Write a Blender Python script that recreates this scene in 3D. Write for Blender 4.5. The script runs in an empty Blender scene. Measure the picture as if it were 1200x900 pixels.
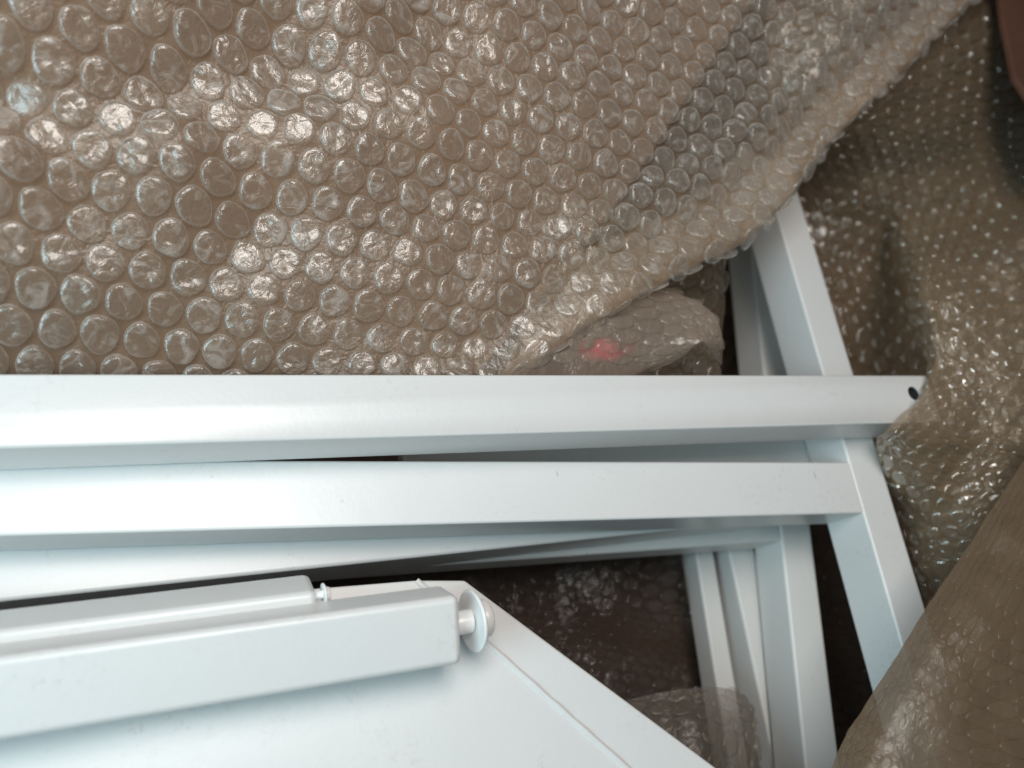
import bpy, bmesh, math, random
import numpy as np
from mathutils import Vector, Matrix, noise

random.seed(7); np.random.seed(7)
C = bpy.context.scene.collection
sc = bpy.context.scene
MM = 0.001

# ------------------------------------------------------------------ camera
F_PX = 900.0                      # focal length for a 1200 px wide picture
NADIR = (250.0, 850.0)            # where "straight down" falls in the picture
H = 0.20                          # camera height above the top of the uppermost rail
_d = np.array([NADIR[0]-600, NADIR[1]-450, F_PX]); _n = _d/np.linalg.norm(_d)
Zc = -_n
_vx = (12*_d[1]-F_PX*F_PX)/_d[0]
Xc = np.array([_vx, -12.0, F_PX]); Xc /= np.linalg.norm(Xc)
Yc = np.cross(Zc, Xc)
M3 = np.stack([Xc, Yc, Zc])       # world = M3 @ (x right, y down, z forward)

def at(px, py, zmm):
    """world point on the horizontal plane z that is seen in direction (px, py)"""
    r = M3 @ np.array([px-600.0, py-450.0, F_PX]); z = zmm*MM
    return np.array([0, 0, H]) + (z-H)/r[2]*r

def proj(P):
    v = (np.asarray(P)-np.array([0, 0, H])) @ M3
    return 600+F_PX*v[..., 0]/v[..., 2], 450+F_PX*v[..., 1]/v[..., 2], v[..., 2]

cam_d = bpy.data.cameras.new('camera'); cam = bpy.data.objects.new('camera', cam_d); C.objects.link(cam)
right, down, fwd = M3[:, 0], M3[:, 1], M3[:, 2]
cam.matrix_world = Matrix(((right[0], -down[0], -fwd[0], 0), (right[1], -down[1], -fwd[1], 0),
                           (right[2], -down[2], -fwd[2], H), (0, 0, 0, 1)))
cam_d.sensor_width = 36; cam_d.lens = 36*F_PX/1200
cam_d.clip_start = 0.005; cam_d.clip_end = 50
cam_d.dof.use_dof = True; cam_d.dof.focus_distance = 0.225; cam_d.dof.aperture_fstop = 8
sc.camera = cam

# ------------------------------------------------------------------ light
w = bpy.data.worlds.new('World'); sc.world = w; w.use_nodes = True
bg = w.node_tree.nodes['Background']; bg.inputs[0].default_value = (0.62, 0.68, 0.66, 1); bg.inputs[1].default_value = 0.05

def area(name, loc, target, sx, sy, power, col):
    l = bpy.data.lights.new(name, 'AREA'); l.shape = 'RECTANGLE'; l.size = sx; l.size_y = sy
    l.energy = power; l.color = col
    o = bpy.data.objects.new(name, l); C.objects.link(o); o.location = loc
    o.rotation_euler = (Vector(target)-Vector(loc)).to_track_quat('-Z', 'Y').to_euler()
    return o
area('window_light', (-0.38, -0.06, 0.30), (0.03, 0.03, -0.03), 0.24, 0.34, 2.2, (0.64, 0.91, 1.0))
area('ceiling_light', (-0.02, 0.14, 0.54), (0.04, 0.06, 0), 0.24, 0.24, 2.3, (1.0, 0.93, 0.88))

sc.view_settings.view_transform = 'Standard'; sc.view_settings.look = 'None'
sc.view_settings.exposure = 0.0; sc.view_settings.gamma = 1.0
sc.cycles.use_denoising = True
sc.cycles.max_bounces = 10; sc.cycles.transparent_max_bounces = 32
sc.cycles.transmission_bounces = 6; sc.cycles.glossy_bounces = 4
sc.cycles.sample_clamp_indirect = 4.0
sc.cycles.caustics_reflective = False; sc.cycles.caustics_refractive = False

# ------------------------------------------------------------------ materials
def mat(name):
    m = bpy.data.materials.new(name); m.use_nodes = True
    nt = m.node_tree; nt.nodes.clear()
    out = nt.nodes.new('ShaderNodeOutputMaterial')
    return m, nt, out
def N(nt, t, **kw):
    n = nt.nodes.new(t)
    for k, v in kw.items():
        if hasattr(n, k): setattr(n, k, v)
        else: n.inputs[k.replace('_', ' ')].default_value = v
    return n
def ramp(nt, fac, stops):
    r = nt.nodes.new('ShaderNodeValToRGB'); el = r.color_ramp.elements
    while len(el) < len(stops): el.new(0.5)
    for e, (p, c) in zip(el, stops):
        e.position = p; e.color = c if len(c) == 4 else (*c, 1)
    nt.links.new(fac, r.inputs[0]); return r

def white_paint(name, base=(0.74, 0.745, 0.74), rough=0.36, grime=0.42):
    m, nt, out = mat(name); L = nt.links.new
    tc = N(nt, 'ShaderNodeNewGeometry')
    p = N(nt, 'ShaderNodeBsdfPrincipled'); p.inputs['Roughness'].default_value = rough
    p.inputs['Specular IOR Level'].default_value = 0.45
    p.inputs['Coat Weight'].default_value = 0.25; p.inputs['Coat Roughness'].default_value = 0.22
    n1 = N(nt, 'ShaderNodeTexNoise', Scale=28.0, Detail=5.0, Roughness=0.6); L(tc.outputs['Position'], n1.inputs['Vector'])
    n2 = N(nt, 'ShaderNodeTexNoise', Scale=520.0, Detail=6.0, Roughness=0.72); L(tc.outputs['Position'], n2.inputs['Vector'])
    # dusty smudges: fine speckle gathered in a few places
    mul = N(nt, 'ShaderNodeMath', operation='MULTIPLY')
    r1 = ramp(nt, n1.outputs['Fac'], [(0.50, (0, 0, 0)), (0.66, (1, 1, 1))])
    r2 = ramp(nt, n2.outputs['Fac'], [(0.54, (0, 0, 0)), (0.68, (1, 1, 1))])
    L(r1.outputs[0], mul.inputs[0]); L(r2.outputs[0], mul.inputs[1])
    mg = N(nt, 'ShaderNodeMath', operation='MULTIPLY'); mg.inputs[1].default_value = grime; L(mul.outputs[0], mg.inputs[0])
    mix = N(nt, 'ShaderNodeMixRGB'); mix.inputs[1].default_value = (*base, 1)
    mix.inputs[2].default_value = (0.42, 0.38, 0.33, 1); L(mg.outputs[0], mix.inputs[0])
    # rare dark nicks
    v = N(nt, 'ShaderNodeTexVoronoi', Scale=42.0); v.feature = 'F1'; L(tc.outputs['Position'], v.inputs['Vector'])
    rv = ramp(nt, v.outputs['Distance'], [(0.0, (1, 1, 1)), (0.035, (0, 0, 0))])
    mix2 = N(nt, 'ShaderNodeMixRGB'); mix2.inputs[2].default_value = (0.25, 0.22, 0.2, 1)
    mv = N(nt, 'ShaderNodeMath', operation='MULTIPLY'); mv.inputs[1].default_value = 0.5; L(rv.outputs[0], mv.inputs[0])
    L(mv.outputs[0], mix2.inputs[0]); L(mix.outputs[0], mix2.inputs[1]); L(mix2.outputs[0], p.inputs['Base Color'])
    n3 = N(nt, 'ShaderNodeTexNoise', Scale=900.0, Detail=2.0); L(tc.outputs['Position'], n3.inputs['Vector'])
    b = N(nt, 'ShaderNodeBump', Strength=0.10, Distance=0.0003); L(n3.outputs['Fac'], b.inputs['Height'])
    b2 = N(nt, 'ShaderNodeBump', Strength=0.25, Distance=0.0012); L(n1.outputs['Fac'], b2.inputs['Height']); L(b.outputs[0], b2.inputs['Normal'])
    L(b2.outputs[0], p.inputs['Normal'])
    L(p.outputs[0], out.inputs[0]); return m

M_white = white_paint('white_powder_coat')
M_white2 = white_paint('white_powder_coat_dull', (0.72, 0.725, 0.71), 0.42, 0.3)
M_plastic = white_paint('white_plastic', (0.80, 0.80, 0.79), 0.3, 0.1)

def dark(name, col):
    m, nt, out = mat(name); p = N(nt, 'ShaderNodeBsdfPrincipled'); p.inputs['Base Color'].default_value = (*col, 1)
    p.inputs['Roughness'].default_value = 0.8; nt.links.new(p.outputs[0], out.inputs[0]); return m
M_dark = dark('dark_tube_inside', (0.02, 0.018, 0.018))

def cardboard(name, a, b):
    m, nt, out = mat(name); L = nt.links.new
    tc = N(nt, 'ShaderNodeNewGeometry'); p = N(nt, 'ShaderNodeBsdfPrincipled'); p.inputs['Roughness'].default_value = 0.85
    n = N(nt, 'ShaderNodeTexNoise', Scale=18.0, Detail=8.0, Roughness=0.65); L(tc.outputs['Position'], n.inputs['Vector'])
    r = ramp(nt, n.outputs['Fac'], [(0.35, a), (0.65, b)]); L(r.outputs[0], p.inputs['Base Color'])
    wv = N(nt, 'ShaderNodeTexWave', Scale=60.0, Distortion=0.4); wv.bands_direction = 'Y'; L(tc.outputs['Position'], wv.inputs['Vector'])
    bp = N(nt, 'ShaderNodeBump', Strength=0.12, Distance=0.0004); L(wv.outputs['Fac'], bp.inputs['Height']); L(bp.outputs[0], p.inputs['Normal'])
    L(p.outputs[0], out.inputs[0]); return m
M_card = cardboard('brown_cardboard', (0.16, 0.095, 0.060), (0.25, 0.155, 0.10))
M_card_shade = cardboard('shade_tinted_cardboard', (0.040, 0.024, 0.019), (0.065, 0.04, 0.03))  # box bottom: same board, with deep shade painted into its colour
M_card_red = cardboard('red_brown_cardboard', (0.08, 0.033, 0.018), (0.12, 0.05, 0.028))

def plastic_film(name, clear, milk, gloss, rough, tint=(0.80, 0.78, 0.74), bump=0.5, edge=0.5, bscale=260.0, streak=0.0):
    """clear polythene: lets light through, scatters a little, shines; more of both where it is seen edge on"""
    m, nt, out = mat(name); L = nt.links.new
    g = N(nt, 'ShaderNodeNewGeometry')
    nz = N(nt, 'ShaderNodeTexNoise', Scale=bscale, Detail=3.0, Roughness=0.55, Distortion=1.2); L(g.outputs['Position'], nz.inputs['Vector'])
    vz = N(nt, 'ShaderNodeTexVoronoi', Scale=bscale*0.9); vz.feature = 'DISTANCE_TO_EDGE'; L(g.outputs['Position'], vz.inputs['Vector'])
    add = N(nt, 'ShaderNodeMath', operation='ADD'); L(nz.outputs['Fac'], add.inputs[0])
    mv = N(nt, 'ShaderNodeMath', operation='MULTIPLY'); mv.inputs[1].default_value = 0.5; L(vz.outputs['Distance'], mv.inputs[0]); L(mv.outputs[0], add.inputs[1])
    b = N(nt, 'ShaderNodeBump', Strength=bump, Distance=0.0012); L(add.outputs[0], b.inputs['Height'])
    tr = N(nt, 'ShaderNodeBsdfTransparent'); tr.inputs[0].default_value = (0.97, 0.955, 0.93, 1)
    di = N(nt, 'ShaderNodeBsdfDiffuse'); di.inputs[0].default_value = (*tint, 1)
    tl = N(nt, 'ShaderNodeBsdfTranslucent'); tl.inputs[0].default_value = (*tint, 1)
    gl = N(nt, 'ShaderNodeBsdfGlossy'); gl.inputs['Roughness'].default_value = rough; gl.inputs[0].default_value = (0.95, 0.97, 0.97, 1)
    for s in (di, tl, gl): L(b.outputs[0], s.inputs['Normal'])
    mk = N(nt, 'ShaderNodeMixShader'); mk.inputs[0].default_value = 0.4; L(di.outputs[0], mk.inputs[1]); L(tl.outputs[0], mk.inputs[2])
    lw = N(nt, 'ShaderNodeLayerWeight'); lw.inputs['Blend'].default_value = 0.35
    pw = N(nt, 'ShaderNodeMath', operation='POWER'); pw.inputs[1].default_value = 1.6; L(lw.outputs['Facing'], pw.inputs[0])
    f1 = N(nt, 'ShaderNodeMath', operation='MULTIPLY_ADD'); f1.inputs[1].default_value = edge; f1.inputs[2].default_value = milk; L(pw.outputs[0], f1.inputs[0])
    f1.use_clamp = True
    sn = N(nt, 'ShaderNodeTexNoise', Scale=bscale*0.55, Detail=4.0, Roughness=0.6, Distortion=2.2); L(g.outputs['Position'], sn.inputs['Vector'])
    sr = ramp(nt, sn.outputs['Fac'], [(0.50, (0, 0, 0)), (0.66, (1, 1, 1))])
    sm = N(nt, 'ShaderNodeMath', operation='MULTIPLY_ADD'); sm.inputs[1].default_value = streak; L(sr.outputs[0], sm.inputs[0]); L(f1.outputs[0], sm.inputs[2]); sm.use_clamp = True
    m1 = N(nt, 'ShaderNodeMixShader'); L(sm.outputs[0], m1.inputs[0]); L(tr.outputs[0], m1.inputs[1]); L(mk.outputs[0], m1.inputs[2])
    f2 = N(nt, 'ShaderNodeMath', operation='MULTIPLY_ADD'); f2.inputs[1].default_value = edge*0.7; f2.inputs[2].default_value = gloss; L(pw.outputs[0], f2.inputs[0])
    f2.use_clamp = True
    m2 = N(nt, 'ShaderNodeMixShader'); L(f2.outputs[0], m2.inputs[0]); L(m1.outputs[0], m2.inputs[1]); L(gl.outputs[0], m2.inputs[2])
    L(m2.outputs[0], out.inputs[0]); return m
M_film = plastic_film('wrap_film', 1, 0.24, 0.04, 0.34, bump=0.45, edge=0.24, tint=(0.74, 0.54, 0.38))
M_bub = plastic_film('wrap_bubble', 1, 0.06, 0.06, 0.24, bump=0.35, edge=0.95, tint=(0.88, 0.84, 0.79), streak=0.30)
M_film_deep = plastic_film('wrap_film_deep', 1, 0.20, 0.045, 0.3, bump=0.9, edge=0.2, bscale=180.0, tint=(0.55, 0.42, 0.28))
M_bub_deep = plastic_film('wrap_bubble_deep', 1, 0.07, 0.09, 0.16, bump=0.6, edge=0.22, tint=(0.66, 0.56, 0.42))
M_film_floor = plastic_film('wrap_film_floor_shade', 1, 0.06, 0.02, 0.3, bump=0.9, edge=0.15, bscale=180.0, tint=(0.16, 0.11, 0.085))  # floor wrap: the cavity's shade is put into this dark tint
M_film_right = plastic_film('wrap_film_right', 1, 0.46, 0.06, 0.3, bump=0.9, edge=0.2, bscale=180.0, tint=(0.56, 0.39, 0.235))
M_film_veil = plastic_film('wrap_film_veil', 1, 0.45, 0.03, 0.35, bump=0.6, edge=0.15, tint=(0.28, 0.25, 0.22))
M_bub_right = plastic_film('wrap_bubble_right', 1, 0.10, 0.17, 0.13, bump=0.5, edge=0.34, tint=(0.66, 0.56, 0.42))
M_bub_floor = plastic_film('wrap_bubble_floor_shade', 1, 0.02, 0.03, 0.2, bump=0.6, edge=0.10, tint=(0.40, 0.31, 0.25))  # bubbles of the floor wrap, darkened in colour for the shaded cavity
M_film_torn = plastic_film('wrap_film_torn', 1, 0.42, 0.03, 0.3, bump=0.5, edge=0.2, tint=(0.56, 0.43, 0.35))
M_bub_torn = plastic_film('wrap_bubble_torn', 1, 0.16, 0.05, 0.25, bump=0.3, edge=0.25, tint=(0.7, 0.6, 0.5))
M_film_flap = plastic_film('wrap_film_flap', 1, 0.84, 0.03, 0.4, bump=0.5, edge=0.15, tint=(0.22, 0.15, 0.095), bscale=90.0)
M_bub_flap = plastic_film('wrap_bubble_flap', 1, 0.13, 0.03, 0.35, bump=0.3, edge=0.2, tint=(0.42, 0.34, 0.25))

# ------------------------------------------------------------------ helpers
def meta(o, label=None, cat=None, group=None, kind=None):
    if label: o['label'] = label
    if cat: o['category'] = cat
    if group: o['group'] = group
    if kind: o['kind'] = kind
    return o
def empty(name, loc, label, cat, group=None):
    o = bpy.data.objects.new(name, None); o.empty_display_size = 0.01; C.objects.link(o); o.location = Vector(loc)
    return meta(o, label, cat, group)
def link(name, me, m, parent=None, smooth=False):
    if smooth: me.polygons.foreach_set('use_smooth', [True]*len(me.polygons))
    me.materials.append(m) if m else None
    o = bpy.data.objects.new(name, me); C.objects.link(o)
    if parent is not None:
        o.parent = parent; o.matrix_parent_inverse = Matrix.Translation(parent.location).inverted()
    return o

def box_mesh(name, o, ex, ey, ez, lx, ly, lz, bev=1.2*MM, seg=3, end_cut=None):
    """box with corner o and edge vectors ex*lx, ey*ly, ez*lz, edges rounded"""
    ex, ey, ez = (Vector(v).normalized() for v in (ex, ey, ez)); o = Vector(o)
    bm = bmesh.new(); vs = []
    for k in (0, 1):
        for j in (0, 1):
            for i in (0, 1):
                x = i*lx
                if end_cut and i: x += end_cut*(j-0.5)
                vs.append(bm.verts.new(o+ex*x+ey*(j*ly)+ez*(k*lz)))
    for f in ((0, 1, 3, 2), (4, 6, 7, 5), (0, 4, 5, 1), (2, 3, 7, 6), (0, 2, 6, 4), (1, 5, 7, 3)):
        bm.faces.new([vs[i] for i in f])
    bmesh.ops.recalc_face_normals(bm, faces=bm.faces)
    if bev: bmesh.ops.bevel(bm, geom=list(bm.edges), offset=bev, segments=seg, affect='EDGES', profile=0.5, clamp_overlap=True)
    for f in bm.faces: f.smooth = True
    me = bpy.data.meshes.new(name); bm.to_mesh(me); bm.free()
    return me
def auto_smooth(o):
    o.data.polygons.foreach_set('use_smooth', [True]*len(o.data.polygons))
    md = o.modifiers.new('normals', 'WEIGHTED_NORMAL'); md.keep_sharp = False; md.weight = 100
    return o
def bar(name, p0, p1, side, wid, hei, m, parent, bev=1.2*MM, roll=0.0, end_cut=None, ext0=0, ext1=0):
    """square tube; p0-p1 is one upper long edge (world), the top face lies to `side` (+1 left of the direction, -1 right)"""
    p0, p1 = Vector(p0), Vector(p1); e = (p1-p0).normalized(); p0 = p0-e*ext0; p1 = p1+e*ext1
    s = Vector((0, 0, 1)).cross(e).normalized()*side; u = e.cross(s); u = u if u.z > 0 else -u
    if roll:
        s, u = s*math.cos(roll)-u*math.sin(roll), u*math.cos(roll)+s*math.sin(roll)   # far side of the face dips
    me = box_mesh(name, p0-u*hei, e, s, u, (p1-p0).length, wid, hei, bev, end_cut=end_cut)
    return auto_smooth(link(name, me, m, parent)), (p0, p1, e, s, u)

def lathe(name, c, axis, prof, m, parent, seg=40):
    a = Vector(axis).normalized(); t = a.orthogonal().normalized(); b = a.cross(t); bm = bmesh.new(); rings = []
    for (x, r) in prof:
        if r < 1e-7: rings.append([bm.verts.new(Vector(c)+a*x)]); continue
        rings.append([bm.verts.new(Vector(c)+a*x+(t*math.cos(2*math.pi*k/seg)+b*math.sin(2*math.pi*k/seg))*r) for k in range(seg)])
    for A_, B_ in zip(rings, rings[1:]):
        for k in range(seg):
            q = (k+1) % seg
            if len(A_) == 1: bm.faces.new((A_[0], B_[k], B_[q]))
            elif len(B_) == 1: bm.faces.new((A_[k], B_[0], A_[q]))
            else: bm.faces.new((A_[k], B_[k], B_[q], A_[q]))
    bmesh.ops.recalc_face_normals(bm, faces=bm.faces)
    me = bpy.data.meshes.new(name); bm.to_mesh(me); bm.free()
    return auto_smooth(link(name, me, m, parent))

# ------------------------------------------------------------------ setting: cardboard box round everything
FLOOR = -112
box = empty('cardboard_box', (0.05, 0.05, FLOOR*MM), 'brown cardboard box seen dark under the bubble wrap and white frames', 'box')
def slab(name, x0, y0, z0, x1, y1, z1, m, parent):
    me = box_mesh(name, (x0, y0, z0), (1, 0, 0), (0, 1, 0), (0, 0, 1), x1-x0, y1-y0, z1-z0, 0.6*MM, 1)
    return link(name, me, m, parent)
slab('bottom', -0.55, -0.30, (FLOOR-4)*MM, 0.60, 0.56, FLOOR*MM, M_card_shade, box)
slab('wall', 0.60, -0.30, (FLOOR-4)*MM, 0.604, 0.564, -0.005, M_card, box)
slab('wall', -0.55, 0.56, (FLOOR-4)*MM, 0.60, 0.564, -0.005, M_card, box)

# ------------------------------------------------------------------ the white frames
# uppermost loose rail with a screw hole
A0, A1 = at(0, 437.5, 0), at(1086, 439.5, 0)
railA = empty('metal_rail', (A0+A1)/2, 'long white rail on top of the pile with dark screw hole in its end', 'metal rail')
e = (A1-A0)/np.linalg.norm(A1-A0); 
body, frA = bar('body', A0, A1, -1, 19.0*MM, 18*MM, M_white, railA, ext0=0.28, bev=0.9*MM, end_cut=-0.6*MM)
# drill the hole with a temporary cutter, then keep only the result
hc = at(1071, 461, 0)
bmc = bmesh.new(); bmesh.ops.create_cone(bmc, cap_ends=True, segments=28, radius1=2.8*MM, radius2=2.8*MM, depth=8*MM)
mec = bpy.data.meshes.new('cut'); bmc.to_mesh(mec); bmc.free(); cut = bpy.data.objects.new('cut', mec); C.objects.link(cut); cut.location = Vector(hc)
md = body.modifiers.new('b', 'BOOLEAN'); md.object = cut; md.operation = 'DIFFERENCE'; md.solver = 'EXACT'
bpy.context.view_layer.update()
dg = bpy.context.evaluated_depsgraph_get(); nm = bpy.data.meshes.new_from_object(body.evaluated_get(dg)); body.modifiers.clear(); body.data = nm
bpy.data.objects.remove(cut)
lathe('screw_hole', hc-np.array([0, 0, 3.9*MM]), (0, 0, 1), [(0.0, 0), (0.0, 2.77*MM), (3.5*MM, 2.77*MM), (3.5*MM, 2.66*MM), (0.2*MM, 2.66*MM), (0.2*MM, 0)], M_dark, railA, 28)

# T-shaped frame: rail B butts into the leaning stile C
frB = empty('metal_framework', at(900, 570, -40), 'white square tube frame whose rail under the top one joins the bright leaning stile', 'frame')
B0, B1 = at(0, 538, -18.3), at(1006, 541.5, -19.5)
_, fB = bar('rail', B0, B1, -1, 19.6*MM, 18.5*MM, M_white, frB, ext0=0.28, ext1=-0.6*MM, bev=0.9*MM)
C0, C1 = at(932, 214, -19.2), at(1096, 750, -19.2)
bar('stile', C0, C1, -1, 15.6*MM, 20.0*MM, M_white, frB, ext0=0.012, ext1=0.05, bev=0.9*MM)

# rail seen in the gap between A and B
r5 = empty('metal_rail', at(800, 530, -45), 'shaded white rail seen in the narrow gap between the two brightest long rails', 'metal rail')
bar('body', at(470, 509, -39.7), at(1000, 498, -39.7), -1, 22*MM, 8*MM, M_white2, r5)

# frame P: long rail emerging from beneath B, rising to the left
frP = empty('metal_framework', at(500, 650, -48), 'white frame whose rail shows as a tapering pale strip below the second long rail', 'frame')
P0, P1 = at(0, 705, -38.5), at(800, 620, -40.5)
bar('rail', P0, P1, 1, 19*MM, 28*MM, M_white, frP, ext0=0.28, ext1=0.05)

# frame Q: thin rail joined to a stile that runs top to bottom
frQ = empty('metal_framework', at(930, 700, -66), 'shaded white frame with an upright stile just left of the bright leaning one', 'frame')
Q0, Q1 = at(550, 668, -60), at(952, 641, -60)
Q0b = at(947, 640, -59.8)
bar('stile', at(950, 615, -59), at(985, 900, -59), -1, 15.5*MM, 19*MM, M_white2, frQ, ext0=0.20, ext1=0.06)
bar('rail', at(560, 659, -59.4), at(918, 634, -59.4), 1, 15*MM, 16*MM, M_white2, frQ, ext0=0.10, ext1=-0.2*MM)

# frame R: deepest pair of uprights
frR = empty('metal_framework', at(870, 750, -88), 'deepest grey looking frame with slanting upright beside the dark cavity', 'frame')
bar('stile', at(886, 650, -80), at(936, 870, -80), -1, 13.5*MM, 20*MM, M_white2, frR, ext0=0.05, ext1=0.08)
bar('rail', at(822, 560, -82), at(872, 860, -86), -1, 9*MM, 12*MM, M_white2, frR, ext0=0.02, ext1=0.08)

# ------------------------------------------------------------------ lower left: rolled tubes with glide feet on a white panel
def prism(name, pts, thick, m, parent, bev=1.0*MM):
    """flat slab: pts = world points of the upper face, thick = depth straight down"""
    bm = bmesh.new(); up = [bm.verts.new(Vector(p)) for p in pts]; lo = [bm.verts.new(Vector(p)-Vector((0, 0, thick))) for p in pts]
    bm.faces.new(up); bm.faces.new(lo[::-1]); n = len(pts)
    for i in range(n): bm.faces.new((up[i], lo[i], lo[(i+1) % n], up[(i+1) % n]))
    bmesh.ops.recalc_face_normals(bm, faces=bm.faces)
    bmesh.ops.bevel(bm, geom=list(bm.edges), offset=bev, segments=3, affect='EDGES', profile=0.5)
    me = bpy.data.meshes.new(name); bm.to_mesh(me); bm.free()
    return auto_smooth(link(name, me, m, parent))
JZ = -16.5
frJ = empty('metal_plate', at(500, 850, JZ), 'broad white metal panel at the bottom left with a slanting edge bar and raised seam', 'plate')
def jp(x, y): return at(x, y, JZ)
s0, s1 = jp(488, 680), jp(735, 900); sd = (s1-s0)/np.linalg.norm(s1-s0); s2 = s1+sd*0.10
o0, o1 = jp(545, 680), jp(840, 900); od = (o1-o0)/np.linalg.norm(o1-o0); o2 = o1+od*0.10
gap = np.cross(sd, (0, 0, 1.0)); gap = gap/np.linalg.norm(gap)*0.02*MM
if gap[0] > 0: gap = -gap
panel = prism('panel', [s0+gap, s2+gap, jp(-500, 1100), jp(-500, 760)], 3*MM, M_white, frJ, 0.5*MM)
ebar = prism('edge_bar', [s0-gap, o0, o2, s2-gap], 16*MM, M_white, frJ, 0.8*MM)
# the raised weld bead along the seam
bmw = bmesh.new(); k = 64; prev = None
side = Vector(gap).normalized()
for i in range(k+1):
    c = Vector(s0+(s2-s0)*i/k); r = 0.85*MM*(1+0.12*math.sin(i*1.7)+0.06*math.sin(i*4.1))
    ring = [bmw.verts.new(c+side*(r*math.cos(t))+Vector((0, 0, r*0.75*math.sin(t)))) for t in [math.pi*j/6 for j in range(7)]]
    if prev:
        for a_, b_, c_, d_ in zip(prev, prev[1:], ring[1:], ring): bmw.faces.new((a_, b_, c_, d_))
    prev = ring
bmesh.ops.recalc_face_normals(bmw, faces=bmw.faces)
mew = bpy.data.meshes.new('weld_seam'); bmw.to_mesh(mew); bmw.free(); link('weld_seam', mew, M_white, frJ, True)

def foot(parent, c, axis, r, m=M_plastic):
    """glide foot: pin, wide disc, thick cap behind it"""
    a = Vector(axis).normalized(); c = Vector(c)
    lathe('pin', c, a, [(-0.5*MM, 0), (-0.5*MM, r*.38), (r*0.62, r*.38)], m, parent, 32)
    pin_a = a; a = (a+Vector((0.0, 0.06, -0.13))).normalized()          # the glide sits a little crooked on its pin
    lathe('disc', c+pin_a*r*0.60, a, [(0, 0), (0, r*.93), (r*.02, r*.98), (r*.07, r), (r*.12, r*.98), (r*.15, r*.92), (r*.17, r*.6), (r*.17, 0)], m, parent, 56)
    lathe('cap', c+pin_a*r*0.60+a*r*0.165, a, [(0, 0), (0, r*.62), (r*.36, r*.62), (r*.42, r*.58), (r*.44, r*.5), (r*.44, 0)], m, parent, 48)

def tube(label, px0, px1, z0, z1, wid, hei, roll, fr, ext0=0.28, foot_off=(0.5, 0.45)):
    p0, p1 = at(*px0, z0), at(*px1, z1)
    t = empty('furniture_leg', (p0+p1)/2, label, 'furniture leg', 'white tube legs with glide feet')
    _, (a, b, e, s, u) = bar('tube', p0, p1, -1, wid, hei, M_white, t, bev=1.9*MM, roll=roll, ext0=ext0)
    foot(t, b+s*wid*foot_off[0]-u*hei*foot_off[1], e, fr)
    return t
tube('nearest white tube leg with rounded end and big round glide foot lying on the panel', (0, 770), (539, 698), 8.5, 8.5, 17.2*MM, 16*MM, math.radians(19), 8.1*MM)
tube('shorter reaching white tube leg lying behind the nearest one, with a tiny foot', (0, 740), (372, 693.5), -2.5, -2.5, 17.0*MM, 16*MM, math.radians(27), 2.8*MM, foot_off=(0.10, 0.15))

# ------------------------------------------------------------------ bubble wrap
def tps(pts, vals, lam=1e-4):
    """thin plate spline through scattered heights"""
    P = np.array(pts, float); V = np.array(vals, float); n = len(P); c = P.mean(0); s = P.std()
    Q = (P-c)/s
    def U(r2): return np.where(r2 < 1e-12, 0, r2*np.log(np.maximum(r2, 1e-12)))
    K = U(((Q[:, None]-Q[None])**2).sum(-1))+lam*np.eye(n)
    T = np.hstack([np.ones((n, 1)), Q]); A = np.block([[K, T], [T.T, np.zeros((3, 3))]])
    sol = np.linalg.solve(A, np.concatenate([V, np.zeros(3)]))
    def f(X):
        X = (np.asarray(X, float)-c)/s; sh = X.shape[:-1]; X = X.reshape(-1, 2)
        r = U(((X[:, None]-Q[None])**2).sum(-1)) @ sol[:n]+sol[n]+X @ sol[n+1:]
        return r.reshape(sh)
    return f

def nz(P, freq, seed):
    v = Vector((P[0]*freq+seed*7.1, P[1]*freq-seed*3.3, P[2]*freq+seed)); return noise.noise(v)

# a stock of puffed caps of unit radius, some crumpled; shared by every bubble
def cap_mesh(i, dent, m, seg=18, tall=0.42):
    rng = random.Random(100+i); bm = bmesh.new(); rings = []
    prof = [(1.0, 0.0), (0.985, tall*.50), (0.955, tall*.78), (0.88, tall*.95), (0.70, tall*1.0), (0.36, tall*.99)]
    ox, oy = rng.uniform(-9, 9), rng.uniform(-9, 9); tilt = rng.uniform(0, 6.28); k = rng.uniform(0.3, 1)*dent
    cx, cy = rng.uniform(-.4, .4), rng.uniform(-.4, .4); ca, sa = math.cos(tilt), math.sin(tilt)
    def zz(x, y, z, rr):
        f = 1-abs(noise.noise(Vector((x*1.3+ox, y*1.3+oy, i*.7))))*2.0
        crease = abs((x-cx)*ca+(y-cy)*sa)
        d = k*(0.30*max(0, 1-crease*2.6)+0.34*(f-0.6)+0.16*noise.noise(Vector((x*3.4+oy, y*3.4+ox, 3))))
        return z*(1-min(.85, max(-.25, d)*(1.2-rr*.55)))
    for (r, z) in prof:
        ring = []
        for q in range(seg):
            t = 2*math.pi*q/seg; wob = 1+0.035*math.sin(3*t+ox)+0.02*math.sin(5*t+oy)
            x, y = r*wob*math.cos(t), r*wob*math.sin(t); ring.append(bm.verts.new((x, y, zz(x, y, z, r) if z > 0 else z)))
        rings.append(ring)
    top = bm.verts.new((0, 0, zz(0, 0, tall, 0)))
    for A_, B_ in zip(rings, rings[1:]):
        for q in range(seg): bm.faces.new((A_[q], A_[(q+1) % seg], B_[(q+1) % seg], B_[q]))
    for q in range(seg): bm.faces.new((rings[-1][q], rings[-1][(q+1) % seg], top))
    for f in bm.faces: f.smooth = True
    me = bpy.data.meshes.new('bubble'); bm.to_mesh(me); bm.free(); me.materials.append(m); return me
CAPS = {}
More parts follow.
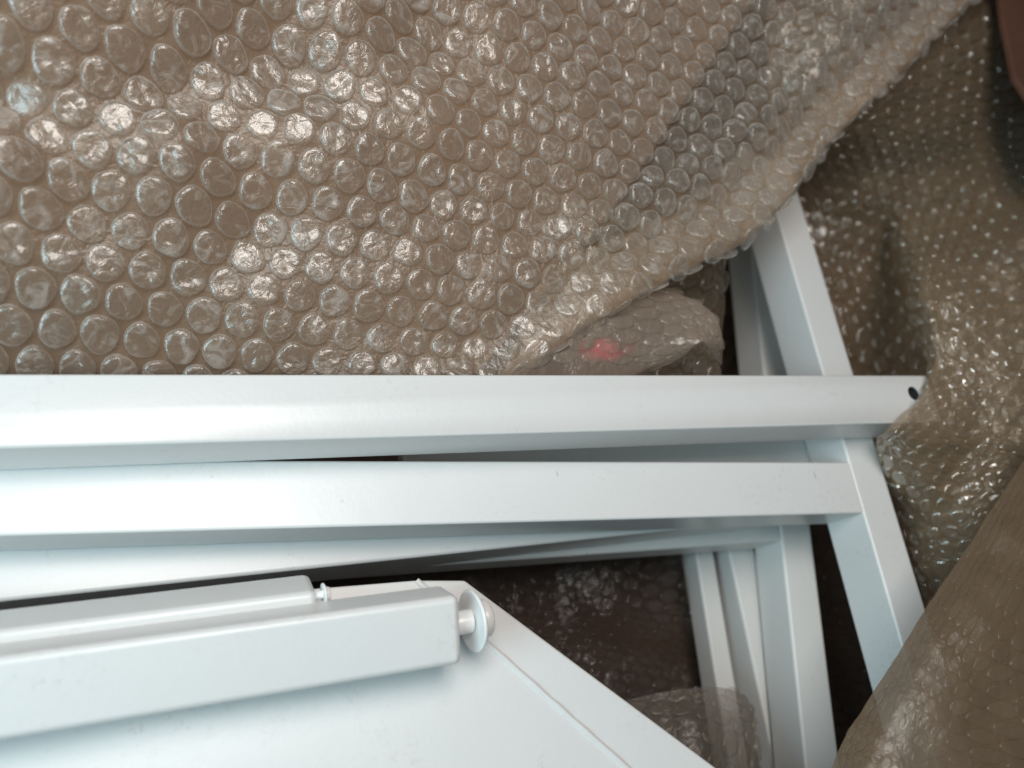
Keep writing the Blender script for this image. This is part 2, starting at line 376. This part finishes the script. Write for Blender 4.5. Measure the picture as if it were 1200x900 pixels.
def caps(m, dent, n=24, seg=18):
    key = (m.name, dent, seg)
    if key not in CAPS:
        L_ = []
        for i in range(n):
            me = cap_mesh(i, dent, m, seg); v = np.empty(len(me.vertices)*3); me.vertices.foreach_get('co', v)
            L_.append((me, v.reshape(-1, 3), [list(p.vertices) for p in me.polygons]))
        CAPS[key] = L_
    return CAPS[key]

class Sheet:
    """a surface sampled on a regular grid G[nu, nv, 3]; (s, t) are lengths along it"""
    def __init__(self, G, crumple=((30, 1.2), (90, 0.5)), seed=1):
        G = np.array(G, float); self.nu, self.nv = G.shape[:2]
        n = np.cross(np.gradient(G, axis=0), np.gradient(G, axis=1)); n /= np.linalg.norm(n, axis=-1, keepdims=True)+1e-12
        for fr, am in crumple:
            d = np.array([[nz(G[i, j], fr, seed) for j in range(self.nv)] for i in range(self.nu)])
            G = G+n*(d*am*MM)[..., None]
        self.G = G
        n = np.cross(np.gradient(G, axis=0), np.gradient(G, axis=1)); n /= np.linalg.norm(n, axis=-1, keepdims=True)+1e-12
        self.N = n
        du = np.linalg.norm(np.diff(G, axis=0), axis=-1); dv = np.linalg.norm(np.diff(G, axis=1), axis=-1)
        self.Lu, self.Lv = np.median(du.sum(0)), np.median(dv.sum(1))
        if n[..., 2].mean() < 0: self.flip = -1
        else: self.flip = 1
    def sample(self, A, s, t):
        x = min(max(s/self.Lu*(self.nu-1), 0), self.nu-1.001); y = min(max(t/self.Lv*(self.nv-1), 0), self.nv-1.001)
        i, j = int(x), int(y); a, b = x-i, y-j
        return A[i, j]*(1-a)*(1-b)+A[i+1, j]*a*(1-b)+A[i, j+1]*(1-a)*b+A[i+1, j+1]*a*b

def build_wrap(label, S, mf, mb, pitch, ang=0.0, dent=1.0, keep=None, name='bubble_wrap', nobj=300, seg=18, group=None, up=None, tall=1.0, tallf=None):
    ctr = S.G[S.nu//2, S.nv//2]
    root = empty(name, ctr, label, 'bubble wrap', group)
    flip = S.flip if up is None else up
    # film
    vs = S.G.reshape(-1, 3); ok = np.ones(len(vs), bool) if keep is None else np.array([keep(p, k_//S.nv, k_ % S.nv) for k_, p in enumerate(vs)])
    fs = []
    for i in range(S.nu-1):
        for j in range(S.nv-1):
            q = (i*S.nv+j, (i+1)*S.nv+j, (i+1)*S.nv+j+1, i*S.nv+j+1)
            if ok[list(q)].all(): fs.append(q)
    me = bpy.data.meshes.new('film'); me.from_pydata(vs.tolist(), [], fs); me.update()
    link('film', me, mf, root, True)
    # bubbles on a hexagonal lattice
    r0 = pitch*0.46; ca, sa = math.cos(ang), math.sin(ang); R = int(max(S.Lu, S.Lv)/pitch)+8; items = []
    e = pitch*0.2
    for a in range(-R, R):
        for b in range(-R, R):
            x0, y0 = (a+0.5*(b % 2))*pitch, b*pitch*0.866
            s = S.Lu/2+x0*ca-y0*sa; t = S.Lv/2+x0*sa+y0*ca
            if not (r0*.4 < s < S.Lu-r0*.4 and r0*.4 < t < S.Lv-r0*.4): continue
            p = S.sample(S.G, s, t); 
            if keep is not None and not keep(p-np.array([0, 4.2*MM, 0]), int(s/S.Lu*(S.nu-1)), int(t/S.Lv*(S.nv-1))): continue
            n = S.sample(S.N, s, t)*flip; n = n/np.linalg.norm(n)
            Ju = (S.sample(S.G, s+e, t)-S.sample(S.G, s-e, t))/(2*e); Jv = (S.sample(S.G, s, t+e)-S.sample(S.G, s, t-e))/(2*e)
            lu, lv = np.linalg.norm(Ju), np.linalg.norm(Jv)
            if lu < .25 or lv < .25 or lu > 2.5 or lv > 2.5: continue
            X, Y_, D = proj(p)
            hh = 1 if tallf is None else tallf(int(s/S.Lu*(S.nu-1)), int(t/S.Lv*(S.nv-1)))
            items.append((p, Ju, Jv, n*hh, X, Y_, D))
    vis = [k for k, it in enumerate(items) if -12 < it[4] < 1212 and -12 < it[5] < 912 and it[6] > 0.02]
    vis.sort(key=lambda k: items[k][6]); vis = set(vis[:nobj])
    st = caps(mb, dent, seg=seg); rng = random.Random(int(pitch*1e6)+len(items))
    BV, BF = [], []
    for k, (p, tu, tw, n, X, Y_, D) in enumerate(items):
        me, V, Fs = rng.choice(st); r = r0*rng.uniform(0.95, 1.03); th = rng.uniform(0, 6.283); hz = rng.uniform(.8, 1.08)*tall
        c_, s_ = math.cos(th), math.sin(th)
        R3 = np.stack([tu, tw, n], 1) @ np.array([[c_, -s_, 0], [s_, c_, 0], [0, 0, 1]])*np.array([r, r, r*hz*min(1.3, math.sqrt(np.linalg.norm(np.cross(tu, tw))))])[None]
        if k in vis:
            o = bpy.data.objects.new('bubble', me); C.objects.link(o); o.parent = root
            # the parent inverse carries the sheared placement of this one bubble
            o.matrix_parent_inverse = Matrix([[*R3[i], p[i]-ctr[i]] for i in range(3)]+[[0, 0, 0, 1]])
        else:
            b0 = sum(len(v) for v in BV); BV.append(V @ R3.T+p)
            BF.append((b0, Fs))
    if BV:
        off = 0; faces = []
        for V, (_, Fs) in zip(BV, BF):
            faces += [[v+off for v in f] for f in Fs]; off += len(V)
        me = bpy.data.meshes.new('bubble_field'); me.from_pydata(np.concatenate(BV).tolist(), [], faces); me.update()
        o = link('bubble_field', me, mb, root, True); o['kind'] = 'stuff'
    print('wrap', label[:30], len(items), 'bubbles', round(S.Lu, 3), round(S.Lv, 3))
    return root

def grid_sheet(ctrl, nu=90, nv=90):
    """smooth surface through a grid of (px, py, z mm) points"""
    P = np.array([[at(*c) for c in row] for row in ctrl])
    def cr(P, n):
        m = len(P); Q = np.concatenate([[2*P[0]-P[1]], P, [2*P[-1]-P[-2]]]); out = []
        for x in np.linspace(0, m-1-1e-9, n):
            i = int(x); t = x-i; p0, p1, p2, p3 = Q[i:i+4]
            out.append(0.5*((2*p1)+(-p0+p2)*t+(2*p0-5*p1+4*p2-p3)*t*t+(-p0+3*p1-3*p2+p3)*t**3))
        return np.array(out)
    G = cr(P, nu); G = np.swapaxes(cr(np.swapaxes(G, 0, 1), nv), 0, 1)
    return G

# --- the large sheet with its rolled hem
cp = [(-150,480,-18),(0,436,-13),(250,436,-13),(500,436,-11),(620,436,-6),
      (-100,345,2),(100,345,2),(300,345,1),(480,350,1),(620,350,3),
      (-100,250,11),(100,250,11),(300,260,8),(500,250,9),(700,260,8),
      (-100,165,24),(0,165,24),(200,158,24),(350,145,24),(500,130,25),(700,150,20),(850,160,18),
      (-100,112,24),(0,114,24),(200,106,24),(350,92,24),(500,70,26),(700,40,30),(900,60,30),
      (-100,50,34),(0,50,34),(200,40,34),(400,20,36),(600,-20,40),(800,-60,44),(1000,-10,44),(1100,-30,48),
      (0,-100,50),(300,-120,50),(700,-150,54),(1100,-200,60),(1300,-200,60)]
W = [at(*c) for c in cp]; zf = tps([p[:2] for p in W], [p[2] for p in W], 1e-4)
ed = [(500,508,-8),(585,441,-6),(660,390,0),(740,338,6),(810,300,9),(870,270,12),(925,220,15),(960,172,19),(1000,132,24),(1060,70,32),(1130,2,42),(1230,-90,52)]
EP = np.array([at(*c) for c in ed]); ea = EP[-1, :2]-EP[1, :2]; La = np.linalg.norm(ea); ea /= La; ew = np.array([-ea[1], ea[0]])
org = EP[1, :2]; aa = (EP[:, :2]-org) @ ea; bb = (EP[:, :2]-org) @ ew; ez = EP[:, 2]
RC = 2.8*MM
x0_, x1_, y0_, y1_ = -0.26, 0.52, A0[1]-0.004, 0.44
yy = np.linspace(y0_, y1_, 400); prof = np.mean([zf(np.stack([np.full(400, x_), yy], 1)) for x_ in (-0.02, 0.06, 0.14)], 0)
sl = np.clip(np.gradient(prof, yy), -1.1, 1.1); Yp = np.concatenate([[0], np.cumsum(np.sqrt(1+0.8*sl[1:]**2)*np.diff(yy))])
DX = 2.3*MM; xs = np.arange(x0_, x1_, DX); Ys_ = np.interp(np.arange(0, Yp[-1], DX), Yp, yy)
XX, YY = np.meshgrid(xs, Ys_, indexing='ij'); XY = np.stack([XX, YY], -1)
AA = (XY-org) @ ea; WW = (XY-org) @ ew-np.interp(AA, aa, bb); ZE = np.interp(AA, aa, ez)
env = np.exp(-((AA/La-0.42)/0.34)**2); wl = np.maximum(WW, 0)
bl = np.clip(wl/0.045, 0, 1); bl = bl*bl*(3-2*bl)
Zs = zf(XY)*bl+ZE*(1-bl)+env*3.5*MM*np.exp(-((wl-25*MM)/(7*MM))**2)-env*3.0*MM*np.exp(-((wl-12*MM)/(5*MM))**2)
arc = np.maximum(-WW, 0); th = np.minimum(arc/RC, math.radians(165)); rest = np.maximum(arc-RC*math.radians(165), 0)
shift = -RC*np.sin(th)+rest*0.97-np.minimum(WW, 0)          # in-plane offset that replaces the flat continuation
Gm = np.concatenate([XY+shift[..., None]*ew, (Zs-RC*(1-np.cos(th))-rest*0.25)[..., None]], -1)
GW = WW
yA = A0[1]+0.8*MM
S1_ = Sheet(Gm, crumple=((22, 2.2), (60, 1.0), (160, 0.4)), seed=3)
def keep1(p, i, j):
    X, Y_, D = proj(p); return p[1] > yA-2.6*MM and X > -520 and Y_ > -320 and GW[min(i, GW.shape[0]-1), min(j, GW.shape[1]-1)] > -32*MM
build_wrap('large clear bubble wrap sheet draped above the top rail with a rolled diagonal hem', S1_, M_film, M_bub, 10.0*MM, math.radians(-6), 1.0, keep1, up=1, tallf=lambda i, j: 0.5+0.5*min(1, max(0, (GW[i, j]-4*MM)/(16*MM))))

# brown cardboard inner flap under the big sheet
cf = empty('cardboard_flap', at(300, 200, 10), 'brown cardboard flap showing through the large bubble wrap sheet', 'cardboard')
G = grid_sheet([[(-480,-120,28),(200,-140,28),(600,-160,30),(960,-120,28)],[(-480,100,6),(200,110,6),(550,90,8),(820,90,10)],
                [(-480,260,-10),(200,260,-10),(500,260,-10),(720,240,-8)],[(-480,436,-34),(150,436,-34),(400,436,-34),(560,436,-32)]], 30, 30)
G = np.concatenate([G, (G-np.array([0, 0, 3*MM]))[::-1]], 0)
me = bpy.data.meshes.new('board'); n_, m_ = G.shape[:2]
me.from_pydata(G.reshape(-1, 3).tolist(), [], [(i*m_+j, ((i+1) % n_)*m_+j, ((i+1) % n_)*m_+j+1, i*m_+j+1) for i in range(n_) for j in range(m_-1)]); me.update()
link('board', me, M_card, cf, True)
# red-brown flap of the box at the top right corner
prism('flap', [at(x, y, 34) for x, y in [(1162,-80),(1176,25),(1190,90),(1222,138),(1320,240),(1340,-80)]], 3*MM, M_card_red, box, 0.8*MM)

def above_rail(p): return not (p[1] < yA and p[1] > A0[1]-0.03)
# deep wrap lining the bottom of the box
Gd = grid_sheet([[(440,200,-100),(700,200,-98),(950,160,-92),(1150,120,-84),(1330,60,-70)],
                 [(440,450,-103),(700,430,-100),(950,400,-96),(1120,400,-84),(1320,400,-60)],
                 [(440,660,-100),(640,650,-98),(760,670,-90),(1010,680,-97),(1300,700,-75)],
                 [(440,800,-106),(640,790,-102),(800,790,-104),(1000,800,-104),(1300,860,-85)],
                 [(440,1000,-100),(640,1000,-102),(800,960,-90),(1000,960,-100),(1300,1000,-85)]], 110, 110)
build_wrap('dark bubble wrap at the bottom of the box, seen between the frames', Sheet(Gd, ((14, 6), (40, 3), (110, 1.2)), 5),  # dark only by the cavity's shade put into its tint
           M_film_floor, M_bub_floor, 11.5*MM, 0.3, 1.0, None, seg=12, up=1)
# upper right sheet, behind the hem
G2 = grid_sheet([[(900,-90,10),(1030,-80,32),(1110,-80,36),(1190,-80,26),(1290,-80,0)],
                 [(900,60,-8),(1020,55,16),(1100,60,22),(1185,60,14),(1280,60,-10)],
                 [(905,150,-30),(990,140,-2),(1080,140,6),(1160,150,4),(1260,150,-5)],
                 [(925,230,-52),(1000,210,-28),(1080,200,-14),(1160,210,-8),(1260,220,-5)],
                 [(935,310,-62),(1005,300,-52),(1080,300,-44),(1160,300,-30),(1260,300,-5)],
                 [(950,400,-66),(1020,400,-60),(1090,400,-55),(1160,400,-40),(1260,400,-20)],
                 [(960,520,-70),(1040,520,-68),(1110,520,-62),(1180,520,-50),(1270,520,-30)]], 120, 100)
build_wrap('upper right bubble wrap with small regular shining bubbles behind the rolled hem', Sheet(G2, ((20, 3), (55, 1.8), (150, 0.8)), 9),
           M_film_right, M_bub_right, 9.6*MM, 0.15, 0.8, None, seg=14, up=1)
# right hand sheet, lapping over the end of the top rail
G3 = grid_sheet([[(1022,220,-62),(1040,215,-48),(1085,205,-34),(1130,200,-26),(1190,195,-20),(1280,190,-22)],
                 [(1036,290,-58),(1058,285,-22),(1092,280,-10),(1135,275,-4),(1195,270,2),(1285,270,0)],
                 [(1054,345,-48),(1072,340,-2),(1100,340,8),(1140,340,12),(1200,340,16),(1290,340,10)],
                 [(1089,434,-4),(1094,432,6),(1112,432,9),(1150,432,14),(1205,432,18),(1290,432,12)],
                 [(1044,497,2.5),(1058,497,6),(1090,495,6),(1140,500,8),(1200,500,14),(1290,500,16)],
                 [(1022,532,-26),(1034,530,-12),(1078,545,-4),(1130,550,0),(1195,550,8),(1290,550,14)],
                 [(1035,622,-58),(1050,620,-38),(1080,630,-22),(1130,630,-10),(1195,620,0),(1290,620,8)],
                 [(1048,742,-72),(1064,740,-58),(1090,740,-42),(1140,740,-30),(1200,740,-20),(1290,740,-10)],
                 [(1030,900,-80),(1046,900,-70),(1080,900,-60),(1140,900,-50),(1200,900,-40),(1290,900,-30)]], 120, 80)
build_wrap('right hand bubble wrap lapping over the end of the top rail beside its screw hole', Sheet(G3, ((24, 2.2), (60, 1.6), (150, 0.8)), 12),
           M_film_right, M_bub_right, 9.6*MM, 0.7, 1.0, None, seg=14, up=1)
# foreground flap bottom right
G4 = grid_sheet([[(1225,500,26),(1260,520,30),(1300,540,34),(1400,600,30)],
                 [(1168,590,24),(1200,615,30),(1260,650,34),(1400,700,30)],
                 [(1095,700,22),(1130,725,29),(1200,760,32),(1400,800,30)],
                 [(1048,772,20),(1080,800,27),(1160,840,30),(1380,900,30)],
                 [(1000,846,16),(1040,870,24),(1120,910,28),(1360,980,28)],
                 [(968,915,12),(1010,935,20),(1090,970,24),(1340,1050,26)],
                 [(930,1000,8),(980,1010,14),(1060,1040,20),(1320,1120,22)]], 90, 90)
build_wrap('blurred grey brown bubble wrap flap nearest the viewer in the bottom right corner', Sheet(G4, ((22, 2.4), (70, 1.2), (200, 0.6)), 15),
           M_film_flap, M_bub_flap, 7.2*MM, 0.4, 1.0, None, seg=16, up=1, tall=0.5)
# torn flap with red print and a curled lip
G5 = grid_sheet([[(560,470,-6),(600,425,-3),(660,375,-1),(725,343,-1),(790,340,-6)],
                 [(610,480,-9),(650,430,-5),(700,390,-2),(770,362,-1),(815,352,-1)],
                 [(660,490,-10),(700,440,-6),(745,412,-3),(800,382,0),(838,372,2)],
                 [(700,490,-10),(745,441,-7),(790,418,-3),(822,398,3),(846,402,0)],
                 [(705,492,-16),(750,443,-13),(792,420,-6),(822,402,2),(845,428,-10)]], 80, 80)
fl = build_wrap('torn bubble wrap flap marked with a red print, its curled lip beside the upright', Sheet(G5, ((40, 1.0), (110, 0.5)), 18),
           M_film_torn, M_bub_torn, 6.6*MM, 0.5, 0.8, lambda p, i, j: p[1] > yA, seg=14, up=1, tall=0.6)
# wrap behind it
G6 = grid_sheet([[(640,250,-10),(740,240,-8),(860,200,-24)],[(650,350,-20),(750,330,-16),(850,300,-26)],
                 [(660,420,-26),(760,400,-24),(845,380,-30)],[(660,470,-30),(760,470,-34),(842,470,-40)]], 70, 60)
build_wrap('crinkled bubble wrap tucked behind the red marked flap under the hem', Sheet(G6, ((30, 2.5), (90, 1.2)), 21),
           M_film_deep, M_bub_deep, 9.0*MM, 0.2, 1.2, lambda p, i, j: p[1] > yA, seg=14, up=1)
# veil over the feet of the deepest frame
G7 = grid_sheet([[(700,830,-66),(770,812,-60),(830,806,-56),(868,812,-60),(884,830,-72)],
                 [(700,880,-62),(770,870,-56),(830,860,-50),(870,862,-56),(886,870,-70)],
                 [(700,990,-60),(770,990,-54),(830,980,-50),(880,980,-56),(896,980,-70)]], 60, 60)
build_wrap('small piece of bubble wrap covering the foot of the deepest frame', Sheet(G7, ((30, 2.0), (90, 1.0)), 24),
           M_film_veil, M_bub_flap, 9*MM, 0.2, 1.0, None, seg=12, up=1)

# red print on the torn flap
m, nt, out = mat('red_print'); L = nt.links.new
g = N(nt, 'ShaderNodeNewGeometry'); n = N(nt, 'ShaderNodeTexNoise', Scale=210.0, Detail=2.0); L(g.outputs['Position'], n.inputs['Vector'])
r = ramp(nt, n.outputs['Fac'], [(0.36, (0, 0, 0)), (0.56, (1, 1, 1))])
at_ = N(nt, 'ShaderNodeAttribute'); at_.attribute_name = 'fade'
mu = N(nt, 'ShaderNodeMath', operation='MULTIPLY'); L(r.outputs[0], mu.inputs[0]); L(at_.outputs['Fac'], mu.inputs[1])
t = N(nt, 'ShaderNodeBsdfTransparent'); d = N(nt, 'ShaderNodeBsdfDiffuse'); d.inputs[0].default_value = (0.60, 0.16, 0.16, 1)
mx = N(nt, 'ShaderNodeMixShader'); L(mu.outputs[0], mx.inputs[0]); L(t.outputs[0], mx.inputs[1]); L(d.outputs[0], mx.inputs[2]); L(mx.outputs[0], out.inputs[0])
S5 = Sheet(G5, ((40, 1.0), (110, 0.5)), 18)
# nearest surface points to the print's outline
Xs, Ys, _ = proj(S5.G); 
inside = (np.abs(Xs-709) < 36) & (np.abs(Ys-410) < 17)
idx = np.argwhere(inside); V = []; Fq = []; ids = {}; fade = []
for i, j in idx:
    ids[(i, j)] = len(V); V.append((S5.G[i, j]+np.array([0, 0, 0.4*MM])).tolist())
    fade.append(0.6*max(0, 1-(abs(Xs[i, j]-709)/34)**3-(abs(Ys[i, j]-410)/15)**3))
for i, j in idx:
    q = [(i, j), (i+1, j), (i+1, j+1), (i, j+1)]
    if all(k in ids for k in q): Fq.append([ids[k] for k in q])
me = bpy.data.meshes.new('red_print'); me.from_pydata(V, [], Fq); me.update()
a_ = me.attributes.new('fade', 'FLOAT', 'POINT'); a_.data.foreach_set('value', fade)
link('red_print', me, m, fl, True)

# nicks in the paint
def scratch(pts, z, wid, parent):
    for (xa, ya, xb, yb) in pts:
        a, b = at(xa, ya, z), at(xb, yb, z); d = (b-a)/np.linalg.norm(b-a); n = np.array([-d[1], d[0], 0])*wid*MM
        m_ = (a+b)/2+n*0.6
        me = bpy.data.meshes.new('scratch'); me.from_pydata([tuple(a), tuple(m_-n*1.6), tuple(b), tuple(m_+n)], [], [(0, 1, 2, 3)])
        link('scratch', me, M_scr, parent)
M_scr = dark('bare_metal_scratch', (0.42, 0.39, 0.36))
scratch([(953, 551, 957, 563)], -19.3, 0.16, frB)
scratch([(652, 551, 654, 560)], -18.85, 0.10, frB)
